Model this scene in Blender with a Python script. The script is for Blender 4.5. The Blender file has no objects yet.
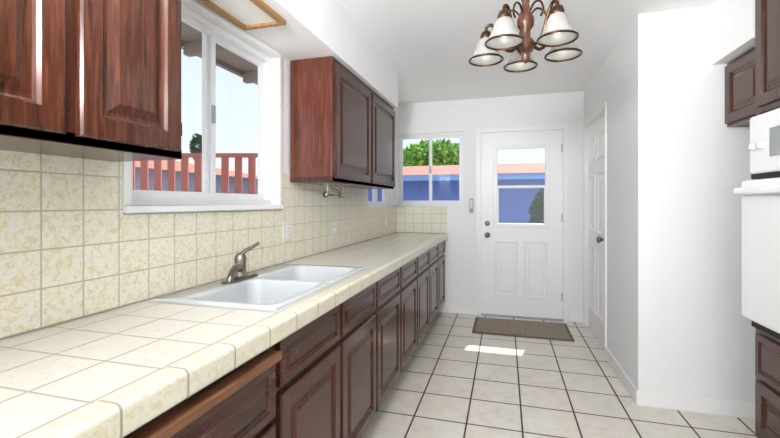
import bpy, bmesh, math, random
from mathutils import Vector, Matrix
random.seed(4)
F=406.0; CA=math.atan(115/F); SA,CO=math.sin(CA),math.cos(CA)

# ------------------------------------------------------------ materials
def lin(h):
    h=h.lstrip('#'); r=[int(h[i:i+2],16)/255 for i in (0,2,4)]
    return tuple((c/12.92 if c<=.04045 else ((c+.055)/1.055)**2.4) for c in r)+(1,)
def mat(name,col,rough=.5,metal=0,**kw):
    m=bpy.data.materials.new(name); m.use_nodes=True
    b=m.node_tree.nodes['Principled BSDF']
    b.inputs['Base Color'].default_value=lin(col)
    b.inputs['Roughness'].default_value=rough; b.inputs['Metallic'].default_value=metal
    for k,v in kw.items(): b.inputs[k.replace('_',' ')].default_value=v
    return m
def nd(m,t,**kw):
    n=m.node_tree.nodes.new(t)
    for k,v in kw.items(): setattr(n,k,v)
    return n
def lk(m,a,b): m.node_tree.links.new(a,b)
def math_n(m,op,a,b=None):
    n=nd(m,'ShaderNodeMath',operation=op)
    for i,v in enumerate((a,b)):
        if v is None: continue
        if isinstance(v,(int,float)): n.inputs[i].default_value=v
        else: lk(m,v,n.inputs[i])
    return n.outputs[0]
def mixc(m,f,a,b):
    n=nd(m,'ShaderNodeMix',data_type='RGBA')
    if isinstance(f,(int,float)): n.inputs[0].default_value=f
    else: lk(m,f,n.inputs[0])
    for i,v in ((6,a),(7,b)):
        if isinstance(v,str): n.inputs[i].default_value=lin(v)
        else: lk(m,v,n.inputs[i])
    return n.outputs[2]
def noise(m,scale,vec=None,detail=3,rough=.5,dist=0):
    n=nd(m,'ShaderNodeTexNoise'); n.inputs['Scale'].default_value=scale
    n.inputs['Detail'].default_value=detail; n.inputs['Roughness'].default_value=rough
    n.inputs['Distortion'].default_value=dist
    if vec is not None: lk(m,vec,n.inputs['Vector'])
    return n.outputs['Fac']
def objco(m,scale=None):
    t=nd(m,'ShaderNodeTexCoord')
    if scale is None: return t.outputs['Object']
    mp=nd(m,'ShaderNodeMapping'); mp.inputs['Scale'].default_value=scale
    lk(m,t.outputs['Object'],mp.inputs['Vector']); return mp.outputs[0]
def rng(m,v,a,b,c=0,d=1):
    n=nd(m,'ShaderNodeMapRange'); lk(m,v,n.inputs[0])
    for i,x in enumerate((a,b,c,d)): n.inputs[i+1].default_value=x
    return n.outputs[0]
def bump(m,h,strength,dist=.002):
    n=nd(m,'ShaderNodeBump'); n.inputs['Strength'].default_value=strength; n.inputs['Distance'].default_value=dist
    lk(m,h,n.inputs['Height']); lk(m,n.outputs[0],m.node_tree.nodes['Principled BSDF'].inputs['Normal'])
def setc(m,c): lk(m,c,m.node_tree.nodes['Principled BSDF'].inputs['Base Color'])

def wood(name,scale,dark='#2c160d',mid='#4b2618',light='#6f3f2b',rough=.22):
    m=mat(name,mid,rough); v=objco(m,scale)
    g=noise(m,1.0,v,6,.6,1.2); g2=noise(m,3.1,v,4,.6,.3)
    c=mixc(m,rng(m,g,.3,.7),dark,mid); c=mixc(m,rng(m,g2,.46,.78,0,.6),c,light); setc(m,c)
    bump(m,g2,.1,.001); return m
woodV=wood('cabinet_wood_vertical',(28,28,2.2))
woodH=wood('cabinet_wood_horizontal',(28,2.2,28))
woodS=wood('cabinet_wood_side',(22,22,1.6),'#472317','#663528','#85503f',.18)
woodW=wood('worn_wood',(28,2,40),'#5a3420','#7f5234','#a3774f',.5)
oak=wood('light_oak',(30,3,30),'#8c6838','#a9804a','#bb935e',.5)

def tile(name,axes,sizes,phases,g,tilecol,groutcol,rough,mottle=None,mscale=40,lo=.5,hi=.62,amt=.6,bs=.5,var=.0):
    m=mat(name,tilecol,rough); co=objco(m); s=nd(m,'ShaderNodeSeparateXYZ'); lk(m,co,s.inputs[0])
    ds=[]
    for a,sz,p in zip(axes,sizes,phases):
        x=math_n(m,'SUBTRACT',s.outputs['XYZ'.index(a)],p)
        ds.append(math_n(m,'PINGPONG',x,sz/2))
    d=math_n(m,'MINIMUM',ds[0],ds[1]) if len(ds)>1 else ds[0]
    msk=rng(m,d,g*.4,g*.65)
    c=None
    if mottle:
        nn=noise(m,mscale,co,4,.6,1.0); c=mixc(m,rng(m,nn,lo,hi,0,amt),tilecol,mottle)
    else:
        nn=noise(m,6,co,4); c=mixc(m,rng(m,nn,.3,.7,0,.5),tilecol,tilecol)
    if var:
        n3=noise(m,2.5,co,5,.6); c=mixc(m,rng(m,n3,.35,.7,0,var),c,'#cfc3b0')
    setc(m,mixc(m,msk,groutcol,c))
    r=rng(m,msk,0,1,.8,rough); lk(m,r,m.node_tree.nodes['Principled BSDF'].inputs['Roughness'])
    bump(m,rng(m,d,g*.3,g*1.1),bs,.002); return m
floorM=tile('floor_tile','XY',(.305,.305),(.093,2.35),.010,'#e7e1d7','#453529',.11,'#d3c9b9',9,.45,.7,.5,.25,.25)
YB='#d3c27f'
splashL=tile('backsplash_tile_left','YZ',(.118,.108),(.82,.914),.0042,'#e8e4d5','#b3ad9d',.2,YB,62,.46,.62,.6,.4)
splashB=tile('backsplash_tile_back','XZ',(.108,.108),(-1.25,.914),.0042,'#e8e4d5','#b3ad9d',.2,YB,62,.48,.64,.5,.4)
counterM=tile('counter_tile','XY',(.152,.152),(-.70,.39),.0055,'#dedbd1','#a09a89',.12,'#d3cbb2',70,.50,.66,.55,.4)
edgeM=tile('counter_edge_tile','Y',(.152,),(.39,),.0055,'#e0dcca','#a09984',.18,'#d2c693',60,.48,.62,.6,.4)

def wallm(name,c):
    m=mat(name,c,.6); n=noise(m,90,objco(m),3); bump(m,n,.12,.002); return m
wallM=wallm('wall_paint','#eff0f0'); ceilM=wallm('ceiling_paint','#f6f6f7')
white=mat('white_trim_paint','#f3f3f2',.35); doorW=mat('door_paint','#f5f5f6',.35)
vinyl=mat('window_vinyl','#eef0f2',.35)
porc=mat('sink_porcelain','#c6cacd',.14); enamel=mat('oven_enamel','#f4f5f6',.18)
nickel=mat('brushed_nickel','#8d857c',.28,1); chrome=mat('chrome','#c9c9c9',.15,1)
bronze=mat('antique_bronze','#4d3826',.3,.9); copper=wood('turned_copper_wood',(30,30,3),'#3c1d10','#5d3421','#7f5038',.22)
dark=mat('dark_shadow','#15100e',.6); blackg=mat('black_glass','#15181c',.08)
plate=mat('plate_plastic','#dedbd2',.4); graybox=mat('gray_plastic','#9fa2a5',.5)
shadeM=mat('frosted_glass_shade','#d6d6d2',.2,Transmission_Weight=.65)
diff=mat('light_diffuser','#e9e6de',.5)
matM=mat('doormat_fiber','#84766b',.95)
_n=noise(matM,70,objco(matM),5,.8); setc(matM,mixc(matM,rng(matM,_n,.4,.6),'#6e6054','#b5a594')); bump(matM,_n,.8,.004)
matE=mat('doormat_edge','#74665a',.9)
glass=bpy.data.materials.new('window_glass'); glass.use_nodes=True
nt=glass.node_tree; nt.nodes.clear()
o=nt.nodes.new('ShaderNodeOutputMaterial'); mx=nt.nodes.new('ShaderNodeMixShader'); tr=nt.nodes.new('ShaderNodeBsdfTransparent'); gl=nt.nodes.new('ShaderNodeBsdfGlossy')
gl.inputs['Roughness'].default_value=.02; mx.inputs[0].default_value=.015
nt.links.new(tr.outputs[0],mx.inputs[1]); nt.links.new(gl.outputs[0],mx.inputs[2]); nt.links.new(mx.outputs[0],o.inputs[0])
blueW=mat('blue_stucco','#6480c4',.8); blueT=mat('blue_fascia','#7ba2e0',.6); roofM=mat('brown_shingle','#94604e',.9)
redF=mat('red_fence_paint','#b5695c',.7); eaveM=mat('eave_boards','#8b8078',.8); conc=mat('concrete','#b9b3a8',.9)
leafM=mat('foliage','#5f9a35',.7); _n=noise(leafM,4,objco(leafM),3); setc(leafM,mixc(leafM,rng(leafM,_n,.35,.65),'#4f8f30','#b2dc62'))
leafD=mat('dark_foliage','#2f4a2c',.8); bark=mat('bark','#6a5646',.9); hwall=mat('pale_stucco','#9aa8be',.8)

# ------------------------------------------------------------ mesh builder
class B:
    def __init__(s,name): s.name=name; s.v=[]; s.f=[]; s.mats=[]
    def mi(s,m):
        if m not in s.mats: s.mats.append(m)
        return s.mats.index(m)
    def add(s,vs,fs,m,sm=False):
        o=len(s.v); s.v+= [tuple(v) for v in vs]; k=s.mi(m)
        for f in fs: s.f.append((tuple(i+o for i in f),k,sm))
    def box(s,x0,x1,y0,y1,z0,z1,m,bev=0,seg=2):
        x0,x1=sorted((x0,x1)); y0,y1=sorted((y0,y1)); z0,z1=sorted((z0,z1))
        bm=bmesh.new(); bmesh.ops.create_cube(bm,size=1)
        for v in bm.verts: v.co=Vector(((x0+x1)/2+v.co.x*(x1-x0),(y0+y1)/2+v.co.y*(y1-y0),(z0+z1)/2+v.co.z*(z1-z0)))
        if bev: bmesh.ops.bevel(bm,geom=list(bm.edges),offset=bev,segments=seg,affect='EDGES',profile=.5)
        bm.verts.index_update()
        s.add([v.co.copy() for v in bm.verts],[[v.index for v in f.verts] for f in bm.faces],m); bm.free()
    def lbox(s,mp,a0,a1,d0,d1,z0,z1,m,bev=0):
        p=mp(a0,d0,z0); q=mp(a1,d1,z1); s.box(p[0],q[0],p[1],q[1],p[2],q[2],m,bev)
    def rings(s,O,U,V,N,w,h,rings,m,mc=None):
        O,U,V,N=map(Vector,(O,U,V,N)); vs=[]; fs=[]
        for ins,ht in rings:
            for a,b in ((ins,ins),(w-ins,ins),(w-ins,h-ins),(ins,h-ins)): vs.append(O+U*a+V*b+N*ht)
        n=len(rings)
        for i in range(n-1):
            for k in range(4):
                a=i*4+k; b=i*4+(k+1)%4; fs.append((a,b,b+4,a+4))
        fs.append(tuple((n-1)*4+k for k in range(4))); s.add(vs,fs,m)
    def loft(s,loops,m,cap0=False,cap1=False,sm=True):
        n=len(loops[0]); vs=[p for l in loops for p in l]; fs=[]
        for i in range(len(loops)-1):
            for k in range(n):
                a=i*n+k; b=i*n+(k+1)%n; fs.append((a,b,b+n,a+n))
        if cap0: fs.append(tuple(range(n)))
        if cap1: fs.append(tuple((len(loops)-1)*n+k for k in range(n)))
        s.add(vs,fs,m,sm)
    def lathe(s,c,prof,m,seg=28,M=None,cap=True):
        c=Vector(c); loops=[]
        for r,z in prof:
            l=[]
            for k in range(seg):
                a=2*math.pi*k/seg; p=Vector((r*math.cos(a),r*math.sin(a),z))
                if M: p=M@p
                l.append(c+p)
            loops.append(l)
        s.loft(loops,m,cap,cap)
    def tube(s,pts,rad,m,seg=10,smooth=6):
        pts=[Vector(p) for p in pts]
        if smooth and len(pts)>2:
            q=[pts[0]*2-pts[1]]+pts+[pts[-1]*2-pts[-2]]; out=[]
            for i in range(1,len(q)-2):
                for j in range(smooth):
                    t=j/smooth; p0,p1,p2,p3=q[i-1:i+3]
                    out.append(.5*((2*p1)+(p2-p0)*t+(2*p0-5*p1+4*p2-p3)*t*t+(3*p1-p0-3*p2+p3)*t**3))
            out.append(pts[-1]); pts=out
        n=len(pts); loops=[]; up=None
        for i,p in enumerate(pts):
            t=(pts[min(i+1,n-1)]-pts[max(i-1,0)]).normalized()
            if up is None: up=t.orthogonal().normalized()
            up=(up-t*up.dot(t)).normalized(); w=t.cross(up)
            r=rad if not isinstance(rad,(list,tuple)) else rad[0]+(rad[1]-rad[0])*i/(n-1)
            loops.append([p+(up*math.cos(2*math.pi*k/seg)+w*math.sin(2*math.pi*k/seg))*r for k in range(seg)])
        s.loft(loops,m,True,True)
    def done(s):
        me=bpy.data.meshes.new(s.name); me.from_pydata(s.v,[],[f[0] for f in s.f])
        for m in s.mats: me.materials.append(m)
        for p,f in zip(me.polygons,s.f): p.material_index=f[1]; p.use_smooth=f[2]
        bm=bmesh.new(); bm.from_mesh(me); bmesh.ops.recalc_face_normals(bm,faces=bm.faces); bm.to_mesh(me); bm.free()
        ob=bpy.data.objects.new(s.name,me); bpy.context.collection.objects.link(ob)
        return ob

# ------------------------------------------------------------ room
LX=-1.25; RX=.80; BY=4.68; SY=-2.6; NX=1.85; RY=2.86; CZ=2.44
mL=lambda a,d,z:(LX-d,a,z); mB=lambda a,d,z:(a,BY+d,z); mR=lambda a,d,z:(RX+d,a,z); mS=lambda a,d,z:(a,SY-d,z)
def wall(name,mp,a0,a1,z1,openings,th=.12,m=wallM):
    b=B(name); cur=a0
    for (p,q,s,t) in sorted(openings):
        if p>cur: b.lbox(mp,cur,p,0,th,0,z1,m)
        if s>0: b.lbox(mp,p,q,0,th,0,s,m)
        if t<z1: b.lbox(mp,p,q,0,th,t,z1,m)
        cur=q
    b.lbox(mp,cur,a1,0,th,0,z1,m); return b.done()
W1=(1.10,2.05,1.25,2.085); W2=(3.62,4.50,1.215,2.03); W3=(-1.235,-.455,1.235,2.075); D1=(-.26,.60,0,2.05); D2=(3.72,4.56,0,2.04)
W4=(-.7,1.5,.9,2.1)  # unseen south window, added behind the camera for more even light
wall('wall_left',mL,SY-.12,BY+.12,CZ,[W1,W2]); wall('wall_back',mB,LX,RX+.12,CZ,[W3,D1])
wall('wall_right',mR,RY,BY,CZ,[D2]); wall('wall_south',mS,LX,NX+.12,CZ,[W4])
b=B('wall_return'); b.box(RX+.12,NX+.12,RY,RY+.12,0,CZ,wallM); b.done()
b=B('wall_east'); b.box(NX,NX+.12,SY,RY,0,CZ,wallM); b.done()
b=B('floor'); b.box(LX-.12,NX+.12,SY-.12,BY+.12,-.1,0,floorM); b.done()
b=B('ceiling'); b.box(LX-.12,NX+.12,SY-.12,BY+.12,CZ,CZ+.1,ceilM); b.done()
b=B('soffit_left'); b.box(LX,-.93,SY,3.55,2.115,CZ,ceilM); b.done()
b=B('soffit_right'); b.box(1.19,NX,2.445,RY,2.085,CZ,ceilM); b.done()
def baseb(name,segs):
    b=B(name)
    for (x0,x1,y0,y1) in segs: b.box(x0,x1,y0,y1,0,.09,white,.004)
    b.done()
baseb('baseboard_back',[(-.64,-.315,BY-.014,BY),(.655,RX,BY-.014,BY)])
baseb('baseboard_right',[(RX-.014,RX,RY,D2[0]-.06),(RX-.014,RX,D2[1]+.06,BY-.014)])
baseb('baseboard_return',[(RX-.014,NX,RY-.014,RY)])
baseb('baseboard_east',[(NX-.014,NX,SY,1.64)])

# backsplash
b=B('backsplash_left'); z0=.912; L0=LX+.001
b.box(L0,LX+.012,-.6,W1[0]-.03,z0,1.43,splashL); b.box(L0,LX+.012,W1[0]-.03,W1[1]+.03,z0,W1[2]-.03,splashL)
b.box(L0,LX+.012,W1[1]+.03,W2[0],z0,1.43,splashL); b.box(L0,LX+.012,W2[0],W2[1],z0,W2[2],splashL)
b.box(L0,LX+.012,W2[1],BY-.001,z0,1.235,splashL); b.done()
b=B('backsplash_back'); b.box(LX+.012,-.645,BY-.012,BY-.001,z0,1.218,splashB); b.done()

# ------------------------------------------------------------ windows
def window(name,mp,op,d=.035,fr=.035,split=.5):
    a0,a1,z0,z1=op; b=B(name); D0,D1=d,d+.06
    b.lbox(mp,a0,a1,D0,D1,z0,z0+fr,vinyl,.003); b.lbox(mp,a0,a1,D0,D1,z1-fr,z1,vinyl,.003)
    b.lbox(mp,a0,a0+fr,D0,D1,z0+fr,z1-fr,vinyl,.003); b.lbox(mp,a1-fr,a1,D0,D1,z0+fr,z1-fr,vinyl,.003)
    am=a0+(a1-a0)*split
    for (p,q,dd) in ((a0+fr,am+.02,D0+.008),(am-.02,a1-fr,D0+.03)):
        w=.028
        b.lbox(mp,p,q,dd,dd+.022,z0+fr,z0+fr+w,vinyl,.002); b.lbox(mp,p,q,dd,dd+.022,z1-fr-w,z1-fr,vinyl,.002)
        b.lbox(mp,p,p+w,dd,dd+.022,z0+fr+w,z1-fr-w,vinyl,.002); b.lbox(mp,q-w,q,dd,dd+.022,z0+fr+w,z1-fr-w,vinyl,.002)
        b.lbox(mp,p+w,q-w,dd+.009,dd+.013,z0+fr+w,z1-fr-w,glass)
    b.lbox(mp,am-.012,am+.006,D0-.004,D0+.008,(z0+z1)/2-.04,(z0+z1)/2+.04,graybox,.002)
    b.done()
window('window_1',mL,W1,fr=.03); window('window_2',mL,W2); window('window_3',mB,W3,fr=.026); window('added_rear_window',mS,W4)
def trimf(name,mp,op,w,t=.014,sill=False):
    a0,a1,z0,z1=op; b=B(name)
    b.lbox(mp,a0-w,a0,-t,0,z0 if z0 else 0,z1+w,white,.003); b.lbox(mp,a1,a1+w,-t,0,z0 if z0 else 0,z1+w,white,.003)
    b.lbox(mp,a0,a1,-t,0,z1,z1+w,white,.003)
    if sill: b.lbox(mp,a0-w,a1+w,-t-.012,.03,z0-.025,z0,white,.004)
    b.done()
trimf('trim_1',mL,(W1[0],W1[1],W1[2],2.085),.028,.016,True)
trimf('trim_2',mB,D1,.052); trimf('trim_3',mR,D2,.052); 
b=B('trim_4'); b.box(LX+.014,W3[1]+.03,BY-.022,BY+.03,W3[2]-.015,W3[2],white,.003); b.done()

# ------------------------------------------------------------ doors
b=B('door_1'); x0,x1=-.247,.587; yf=BY+.02; yb=yf+.042
gx0,gx1,gz0,gz1=-.115,.455,1.0,1.895
for (p,q,s,t) in ((x0,gx0,.012,2.035),(gx1,x1,.012,2.035),(gx0,gx1,.012,gz0),(gx0,gx1,gz1,2.035)): b.box(p,q,yf,yb,s,t,doorW)
mo=.035
for (p,q,s,t) in ((gx0-.01,gx0+mo,gz0-.01,gz1+.01),(gx1-mo,gx1+.01,gz0-.01,gz1+.01),(gx0+mo,gx1-mo,gz0-.01,gz0+mo),(gx0+mo,gx1-mo,gz1-mo,gz1+.01)):
    b.box(p,q,yf-.014,yf+.03,s,t,doorW,.006)
b.box(gx0+mo,gx1-mo,yf-.004,yf+.02,1.425,1.455,doorW,.004)
for xx in (gx0+mo,gx1-mo-.012): b.box(xx,xx+.012,yf-.002,yf+.018,gz0+mo,1.425,doorW)
b.box(gx0+mo,gx1-mo,yf+.02,yf+.024,gz0+mo,gz1-mo,glass)
pr=[(0,0),(.004,.009),(.014,.009),(.026,-.004),(.04,-.004),(.065,.006)]
for (p,q) in ((-.11,.135),(.20,.445)):
    b.rings((q,yf-.001,.22),(-1,0,0),(0,0,1),(0,-1,0),q-p,.62,pr,doorW)
b.box(-.26,-.247,yf+.0,yb+.02,0,2.05,white); b.box(.587,.60,yf,yb+.02,0,2.05,white); b.box(-.247,.587,yf,yb+.02,2.035,2.05,white)
R=Matrix.Rotation(math.radians(90),3,'X')
b.lathe((-.19,yf,.90),[(0.001,0),(.03,0),(.03,.008),(.012,.012),(.012,.035),(.026,.045),(.029,.058),(.02,.07),(0.001,.072)],nickel,20,R)
b.lathe((-.19,yf,1.03),[(0.001,0),(.028,0),(.028,.012),(.018,.018),(0.001,.02)],nickel,20,R)
b.box(-.26,.60,BY-.02,BY+.10,.0,.012,graybox)
for z in (.25,1.1,1.85): b.box(.583,.592,yf-.006,yf+.002,z-.045,z+.045,nickel)
b.done()
b=B('door_2'); xf=RX+.02; y0,y1=D2[0]+.012,D2[1]-.012
b.box(xf,xf+.035,y0,y1,.01,2.028,doorW)
w=y1-y0; pw=(w-.30)/2
for yy in (y0+.10,y0+.20+pw):
    for (zz,hh) in ((.22,.62),(.98,.55),(1.66,.24)):
        b.rings((xf-.001,yy,zz),(0,1,0),(0,0,1),(-1,0,0),pw,hh,pr,doorW)
b.box(RX,xf+.05,D2[0],y0,0,2.04,white); b.box(RX,xf+.05,y1,D2[1],0,2.04,white); b.box(RX,xf+.05,y0,y1,2.028,2.04,white)
R2=Matrix.Rotation(math.radians(-90),3,'Y')
b.lathe((xf,y0+.06,.95),[(0.001,0),(.03,0),(.03,.008),(.012,.012),(.012,.035),(.026,.045),(.029,.058),(.02,.07),(0.001,.072)],nickel,20,R2)
b.done()

# ------------------------------------------------------------ cabinets
dr=[(0,0),(0,.014),(.005,.019),(.052,.019),(.058,.012),(.064,.008),(.072,.008),(.098,.018),(.102,.018)]
drs=[(0,0),(0,.014),(.005,.019),(.028,.019),(.032,.012),(.038,.010),(.052,.017),(.055,.017)]
def front_px(b,x,y0,y1,z0,z1,r,m):
    b.rings((x,y0,z0),(0,1,0),(0,0,1),(1,0,0),y1-y0,z1-z0,r,m)
def front_mx(b,x,y0,y1,z0,z1,r,m):
    b.rings((x,y1,z0),(0,-1,0),(0,0,1),(-1,0,0),y1-y0,z1-z0,r,m)
b=B('base_cabinet'); FX=-.68
SK=(1.17,2.03); BT=.851
b.box(-1.24,FX,-.6,SK[0]-.02,.10,BT,woodV); b.box(-1.24,FX,SK[1]+.02,BY-.002,.10,BT,woodV)
b.box(FX-.03,FX,SK[0]-.02,SK[1]+.02,.10,BT,woodV); b.box(-1.24,FX,SK[0]-.02,SK[1]+.02,.10,.60,woodV)
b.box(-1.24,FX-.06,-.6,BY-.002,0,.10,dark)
bounds=[1.10,1.59,2.08,2.60,3.12,3.64,4.16,4.66]
for p,q in zip(bounds,bounds[1:]):
    front_px(b,FX,p+.012,q-.012,.69,.842,drs,woodH); front_px(b,FX,p+.012,q-.012,.13,.665,dr,woodV)
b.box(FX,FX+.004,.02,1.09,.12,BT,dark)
front_px(b,FX+.004,.50,1.075,.62,.79,drs,woodH)
b.box(FX-.02,FX+.045,.50,1.075,.795,.822,woodW,.006)
front_px(b,FX+.004,.50,1.075,.13,.60,dr,woodV); front_px(b,FX,-.1,.48,.13,.665,dr,woodV); front_px(b,FX,-.1,.48,.69,.842,drs,woodH)
b.done()

def wallcab(y0,y1,splits,z0=1.385,z1=2.113,name='wall_cabinet'):
    b=B(name); xf=-.965
    b.box(LX+.013,xf,y0,y1,z0+.012,z1,woodS,.002)
    b.box(LX+.013,xf+.001,y0-.001,y1+.001,z0,z0+.03,woodV,.002)
    b.box(xf-.001,xf+.001,y0+.002,y1-.002,z0+.002,z1,woodV)
    for p,q in zip(splits,splits[1:]):
        front_px(b,xf+.001,p+.016,q-.016,z0+.02,z1-.035,dr,woodV)
        for z in (z0+.09,z1-.12): b.box(xf,xf+.012,q-.015,q-.005,z-.02,z+.02,bronze)
    return b.done()
wallcab(2.175,3.53,[2.18,2.85,3.53])
wallcab(-.35,1.035,[-.34,.0,.35,.695,1.03],1.395)

b=B('paper_towel_holder')
b.box(-1.12,-.98,2.24,2.52,1.379,1.384,nickel)
for yy in (2.26,2.50):
    b.box(-1.06,-1.03,yy-.003,yy+.003,1.30,1.384,nickel,.002)
    b.lathe((-1.045,yy,1.31),[(0.001,-.006),(.018,-.006),(.018,.006),(0.001,.006)],nickel,16,R)
b.tube([(-1.045,2.26,1.31),(-1.045,2.50,1.31)],.006,nickel,8,0)
b.tube([(-1.02,2.26,1.36),(-.99,2.30,1.34),(-1.0,2.36,1.32),(-1.03,2.34,1.335),(-1.02,2.29,1.35)],.004,nickel,8)
b.done()

# countertop
b=B('countertop'); X0,X1=LX+.001,-.685; T=.91; U=.8515
b.box(X0,X1,-.6,SK[0]+.01,U,T,counterM); b.box(X0,X1,SK[1]-.01,BY-.013,U,T,counterM)
b.box(X0,-1.18,SK[0]+.01,SK[1]-.01,U,T,counterM); b.box(-.72,X1,SK[0]+.01,SK[1]-.01,U,T,counterM)
b.box(-.692,-.63,-.6,BY-.013,.8515,.9165,edgeM,.014,5); b.done()

def rr(x0,x1,y0,y1,r,z,n=6):
    out=[]
    for cx,cy,a0 in ((x1-r,y1-r,0),(x0+r,y1-r,90),(x0+r,y0+r,180),(x1-r,y0+r,270)):
        for k in range(n+1):
            a=math.radians(a0+90*k/n); out.append(Vector((cx+r*math.cos(a),cy+r*math.sin(a),z)))
    return out
b=B('kitchen_sink'); sx0,sx1=-1.205,-.712; ym=1.60
for (o0,o1,i0,i1) in ((SK[0]-.012,ym,SK[0]+.035,ym-.018),(ym,SK[1]+.012,ym+.018,SK[1]-.035)):
    bx0,bx1=-1.085,-.75
    Lp=[rr(sx0,sx1,o0,o1,.004,.911),rr(sx0,sx1,o0,o1,.004,.919),rr(bx0-.010,bx1+.010,i0-.008,i1+.008,.06,.919),rr(bx0-.003,bx1+.003,i0-.002,i1+.002,.058,.916),rr(bx0,bx1,i0,i1,.055,.908),
        rr(bx0+.006,bx1-.006,i0+.006,i1-.006,.055,.87),rr(bx0+.02,bx1-.02,i0+.02,i1-.02,.05,.73),rr(bx0+.035,bx1-.035,i0+.035,i1-.035,.045,.712),rr(bx0+.055,bx1-.055,i0+.055,i1-.055,.04,.706),
        rr((bx0+bx1)/2-.045,(bx0+bx1)/2+.045,(i0+i1)/2-.045,(i0+i1)/2+.045,.0449,.70)]
    b.loft(Lp,porc,False,True,True)
    b.lathe(((bx0+bx1)/2,(i0+i1)/2,.701),[(.001,0),(.02,0),(.03,.001),(.04,.004),(.044,.0)],chrome,20)
b.done()

b=B('faucet'); fx,fy=-1.135,1.56; z=.920
b.loft([rr(fx-.028,fx+.028,fy-.11,fy+.11,.027,z),rr(fx-.028,fx+.028,fy-.11,fy+.11,.027,z+.006),rr(fx-.02,fx+.02,fy-.10,fy+.10,.019,z+.012)],nickel,True,True)
b.lathe((fx,fy,z+.01),[(.03,0),(.027,.01),(.024,.05),(.026,.075),(.025,.09),(.018,.105),(.001,.11)],nickel,24)
b.tube([(fx,fy,z+.045),(fx+.035,fy-.07,z+.068),(fx+.08,fy-.15,z+.072),(fx+.112,fy-.215,z+.055),(fx+.118,fy-.23,z+.034)],[.017,.011],nickel,12)
b.tube([(fx,fy,z+.10),(fx+.015,fy+.01,z+.125),(fx+.045,fy+.02,z+.142),(fx+.075,fy+.03,z+.162)],[.011,.007],nickel,10)
b.done()

# ------------------------------------------------------------ outlets / switches
def plateobj(name,mp,a,z,kind,d=-.012,w=.035,h=.057):
    b=B(name); b.lbox(mp,a-w,a+w,d-.006,d,z-h,z+h,plate,.003)
    if kind=='outlet':
        for dz in (-.022,.022):
            b.lbox(mp,a-.017,a+.017,d-.008,d-.005,z+dz-.014,z+dz+.014,white,.002)
            for da in (-.006,.006): b.lbox(mp,a+da-.0012,a+da+.0012,d-.009,d-.007,z+dz-.005,z+dz+.006,dark)
    else:
        b.lbox(mp,a-.006,a+.006,d-.014,d-.005,z-.012,z+.012,white,.002)
    b.done()
plateobj('wall_outlet',mL,2.14,1.09,'outlet',w=.05); plateobj('light_switch',mL,2.83,1.06,'switch')
plateobj('wall_outlet',mL,4.2,1.07,'outlet')
b=B('doorbell_chime_box'); b.box(-.385,-.345,BY-.03,BY,1.15,1.31,graybox,.006); b.box(-.38,-.35,BY-.034,BY-.03,1.2,1.29,plate,.002); b.done()

b=B('recessed_ceiling_light'); x0,x1,y0,y1=-1.215,-.985,1.06,1.70; zc=2.115
for (p,q,s,t) in ((x0,x0+.028,y0,y1),(x1-.028,x1,y0,y1),(x0+.028,x1-.028,y0,y0+.028),(x0+.028,x1-.028,y1-.028,y1)): b.box(p,q,s,t,zc-.022,zc,oak,.004)
b.box(x0+.028,x1-.028,y0+.028,y1-.028,zc-.01,zc-.002,diff); b.done()

# ------------------------------------------------------------ chandelier
b=B('chandelier'); cx,cy=.085,1.84; AR=.172
b.lathe((cx,cy,0),[(.001,1.86),(.012,1.865),(.02,1.88),(.014,1.895),(.03,1.91),(.04,1.93),(.034,1.955),(.02,1.97),(.02,2.0),(.034,2.02),(.036,2.05),(.022,2.08),(.014,2.12),(.02,2.14),(.014,2.16),(.006,2.18)],copper,24)
b.tube([(cx,cy,2.17),(cx,cy,2.42)],.006,bronze,8,0)
for k in range(6): b.lathe((cx,cy,2.19+k*.038),[(.012,-.012),(.016,0),(.012,.012)],bronze,10,cap=False)
b.lathe((cx,cy,0),[(.001,2.40),(.03,2.405),(.055,2.42),(.062,2.44)],bronze,28)
for k in range(5):
    a=math.radians(95+72*k); dx,dy=math.cos(a),math.sin(a)
    P=lambda r,z:(cx+dx*r,cy+dy*r,z)
    b.tube([P(.02,1.955),P(.06,1.925),P(.095,1.95),P(.12,2.01),P(.145,2.055),P(AR-.003,2.05),P(AR,2.015)],.0072,bronze,8)
    b.tube([P(.015,2.06),P(.05,2.10),P(.085,2.09),P(.10,2.05),P(.085,2.03)],.0045,bronze,8)
    s=P(AR,0)
    b.lathe(s,[(.001,2.03),(.02,2.028),(.026,2.01),(.028,1.985),(.024,1.985)],bronze,20)
    b.lathe(s,[(.024,2.0),(.033,1.992),(.042,1.97),(.05,1.945),(.064,1.918),(.074,1.905),(.0715,1.905),(.061,1.919),(.047,1.946),(.039,1.969),(.030,1.989),(.022,1.996)],shadeM,32,cap=False)
    b.lathe(s,[(.0735,1.909),(.077,1.906),(.077,1.901),(.0735,1.899),(.0705,1.902),(.0705,1.907),(.0735,1.909)],bronze,32,cap=False)
    b.lathe(s,[(.001,1.925),(.015,1.93),(.021,1.945),(.02,1.96),(.012,1.98),(.012,1.99)],diff,16)
b.done()

b=B('doormat'); b.box(-.31,.61,4.0,4.55,0.0005,.010,matE,.003); b.box(-.28,.58,4.03,4.52,0.009,.016,matM,.003); b.done()

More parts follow.
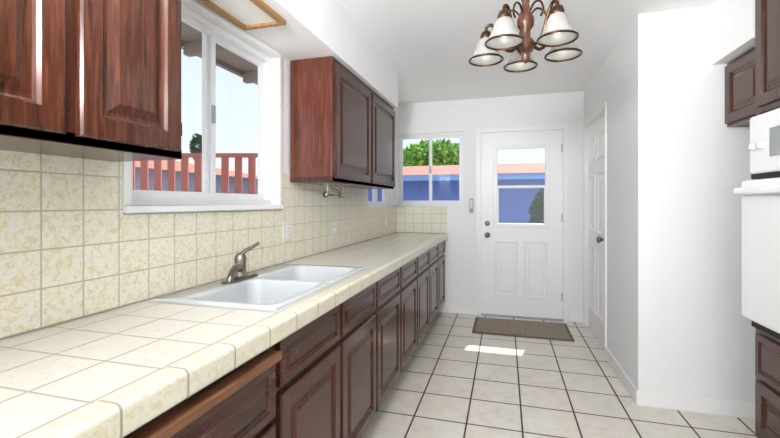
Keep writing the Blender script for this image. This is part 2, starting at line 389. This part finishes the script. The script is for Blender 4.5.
# ------------------------------------------------------------ oven tower & small upper cabinet
b=B('oven_cabinet'); ox=1.20; ty0,ty1=1.66,2.44
b.box(ox,NX-.001,ty0,ty0+.03,0.1,2.437,woodV); b.box(ox,NX-.001,ty1-.03,ty1,0.1,2.437,woodV)
b.box(ox,NX-.001,ty0+.03,ty1-.03,.1,.645,woodV); b.box(ox,NX-.001,ty0+.03,ty1-.03,1.70,2.437,woodV)
b.box(ox+.06,NX-.001,ty0,ty1,0,.1,dark); b.box(NX-.02,NX-.001,ty0+.03,ty1-.03,.645,1.70,dark)
front_mx(b,ox,ty0+.02,ty1-.03,1.73,2.42,dr,woodV)
front_mx(b,ox,ty0+.02,ty1-.03,.41,.62,drs,woodH); front_mx(b,ox,ty0+.02,ty1-.03,.13,.39,dr,woodH); b.done()
b=B('wall_cabinet'); b.box(1.265,NX-.001,2.445,RY-.001,1.71,2.083,woodV,.002)
front_mx(b,1.265,2.46,RY-.015,1.725,2.065,dr,woodV); b.done()
b=B('wall_oven'); y0,y1=1.70,2.405
b.box(1.205,NX-.05,y0+.01,y1-.01,.66,1.68,enamel)
b.box(1.155,1.205,y0,y1,1.40,1.68,enamel,.012,4)
b.box(1.15,1.156,y0+.22,y1-.17,1.47,1.60,graybox,.002)
for yy in (y0+.08,y0+.15,y1-.05,y1-.11): b.lathe((1.155,yy,1.53),[(.001,.022),(.014,.022),(.017,.008),(.018,0)],enamel,18,R2)
b.box(1.165,1.205,y0,y1,1.375,1.40,dark)
b.box(1.12,1.205,y0,y1,.70,1.37,enamel,.014,4)
b.box(1.116,1.122,y0+.14,2.08,.86,1.22,blackg,.002)
b.box(1.085,1.12,y0+.03,y1-.005,1.30,1.335,enamel,.012,4)
b.box(1.165,1.205,y0,y1,.655,.69,dark,.003); b.box(1.16,1.205,y0,y1,.69,.70,chrome); b.done()

# ------------------------------------------------------------ outside
b=B('ground'); b.box(-30,30,-20,40,-.25,-.12,conc); b.done()
b=B('picket_fence'); A=Vector((-7.0,3.2,0)); C=Vector((-2.35,4.52,0)); d=(C-A); Lf=d.length; d.normalize()
def obox(b,p,q,th,z0,z1,m):
    e=(q-p).normalized(); nn=Vector((-e.y,e.x,0))*th/2
    vs=[p-nn,q-nn,q+nn,p+nn]; vs=[Vector((v.x,v.y,z0)) for v in vs]+[Vector((v.x,v.y,z1)) for v in vs]
    b.add(vs,[(0,1,2,3),(4,5,6,7),(0,1,5,4),(1,2,6,5),(2,3,7,6),(3,0,4,7)],m)
obox(b,A,C,.05,1.82,1.87,redF); obox(b,A,C,.04,-.1,.18,redF); obox(b,A,C,.04,1.3,1.35,redF)
s=0
while s<Lf:
    obox(b,A+d*s,A+d*(s+.085),.025,-.12,1.84,redF); s+=.165
b.done()
b=B('house_eave'); b.box(-2.0,-1.375,-3,6.2,2.30,2.36,eaveM); b.box(-2.04,-2.0,-3,6.2,2.27,2.42,eaveM)
for k in range(14): b.box(-2.0,-1.375,-2.8+k*.62,-2.75+k*.62,2.22,2.30,eaveM)
b.done()
b=B('patio_cover'); b.box(-1.37,3,4.81,5.86,2.335,2.42,eaveM); b.done()
b=B('neighbor_garage')
b.box(-5,4,9,13,-.12,1.8,blueW); b.box(-5.1,4.2,8.58,8.66,1.74,1.86,blueT); b.box(-5.1,4.2,8.66,9,1.80,1.84,eaveM)
b.add([(-5.1,8.56,1.86),(4.2,8.56,1.86),(4.2,11.2,2.3),(-5.1,11.2,2.3),(-5.1,13.6,1.86),(4.2,13.6,1.86)],[(0,1,2,3),(3,2,5,4)],roofM)
b.done()
b=B('neighbor_house')
b.box(-14,-7.2,6.0,12,-.12,2.0,hwall)
b.add([(-14.4,5.6,1.95),(-6.8,5.6,1.95),(-6.8,12.4,1.95),(-14.4,12.4,1.95),(-10.5,9,2.75)],[(0,1,4),(1,2,4),(2,3,4),(3,0,4)],roofM); b.done()
def foliage(name,c,rad,n,m,size=.12,trunk=True):
    b=B(name); c=Vector(c)
    for i in range(n):
        v=Vector((random.gauss(0,1),random.gauss(0,1),random.gauss(0,1))).normalized()*random.uniform(.45,1)**.6
        p=c+Vector((v.x*rad[0],v.y*rad[1],v.z*rad[2]))
        a=Vector((random.gauss(0,1),random.gauss(0,1),random.gauss(0,1))).normalized(); e=a.orthogonal().normalized(); s=size*random.uniform(.5,1.2)
        b.add([p-a*s,p+e*s*.4,p+a*s,p-e*s*.4],[(0,1,2,3)],m)
    if trunk: b.tube([(c.x,c.y,-.12),(c.x+.05,c.y,c.z*.5),(c.x,c.y,c.z)],[.1,.05],bark,8)
    b.done()
foliage('leafy_tree',(-2.5,14.8,2.75),(1.5,.8,.8),2600,leafM,.16)
foliage('garden_shrub',(.62,7.6,.88),(.2,.3,.62),800,leafD,.08)
foliage('leafy_tree',(-11.9,13.6,3.5),(.28,.28,.55),300,leafD,.12)

# ------------------------------------------------------------ light
w=bpy.data.worlds.new('World'); bpy.context.scene.world=w; w.use_nodes=True; nt=w.node_tree
bg=nt.nodes['Background']; tc=nt.nodes.new('ShaderNodeTexCoord'); sp=nt.nodes.new('ShaderNodeSeparateXYZ'); cr=nt.nodes.new('ShaderNodeValToRGB')
nt.links.new(tc.outputs['Generated'],sp.inputs[0]); nt.links.new(sp.outputs[2],cr.inputs[0]); nt.links.new(cr.outputs[0],bg.inputs[0])
cr.color_ramp.elements[0].position=.0; cr.color_ramp.elements[0].color=(.86,.93,1,1); cr.color_ramp.elements[1].position=.8; cr.color_ramp.elements[1].color=(.50,.71,1,1)
bg.inputs[1].default_value=1.05
def light(name,typ,loc,rot,e,**kw):
    l=bpy.data.lights.new(name,typ); l.energy=e
    for k,v in kw.items(): setattr(l,k,v)
    o=bpy.data.objects.new(name,l); o.location=loc; o.rotation_euler=rot; bpy.context.collection.objects.link(o); return o
s=light('sun','SUN',(0,8,8),(0,0,0),9,angle=.009,color=(1,.96,.9))
s.rotation_euler=Vector((-.25,-1.08,-1.08)).to_track_quat('-Z','Y').to_euler()
light('added_ceiling_fill','AREA',(.3,-1.2,2.38),(math.radians(25),0,0),6,shape='RECTANGLE',size=1.6,size_y=1.2,color=(1,.99,.98))  # fill panel added overhead behind the camera, no real fixture there
light('added_rear_fill','AREA',(.4,-2.45,1.3),(math.radians(97),0,0),36,shape='RECTANGLE',size=2.2,size_y=1.5,color=(.95,.98,1))  # unseen fill panel added at the south wall to brighten the room
light('added_bounce_fill','AREA',(-.5,-.1,1.85),Vector((.3,1.0,.9)).to_track_quat('-Z','Y').to_euler(),68,shape='DISK',size=.45,color=(.98,.99,1),specular_factor=0)  # upward fill disk added to lift the ceiling by bounce
for k in range(5):
    a=math.radians(95+72*k)
    light('chandelier_added_fill','POINT',(cx+math.cos(a)*AR,cy+math.sin(a)*AR,1.90),(0,0,0),.15,shadow_soft_size=.02,color=(1,.97,.93))  # weak fill points added inside the shades; the chandelier is switched off

cam=bpy.data.cameras.new('camera'); co=bpy.data.objects.new('camera',cam); bpy.context.collection.objects.link(co)
co.location=(0,0,1.26); co.rotation_euler=(math.radians(90),0,CA); cam.sensor_width=36; cam.lens=36*F/780; cam.shift_y=-16/780; cam.clip_start=.02
bpy.context.scene.camera=co
vs=bpy.context.scene.view_settings; vs.view_transform='Standard'; vs.look='None'; vs.exposure=.15
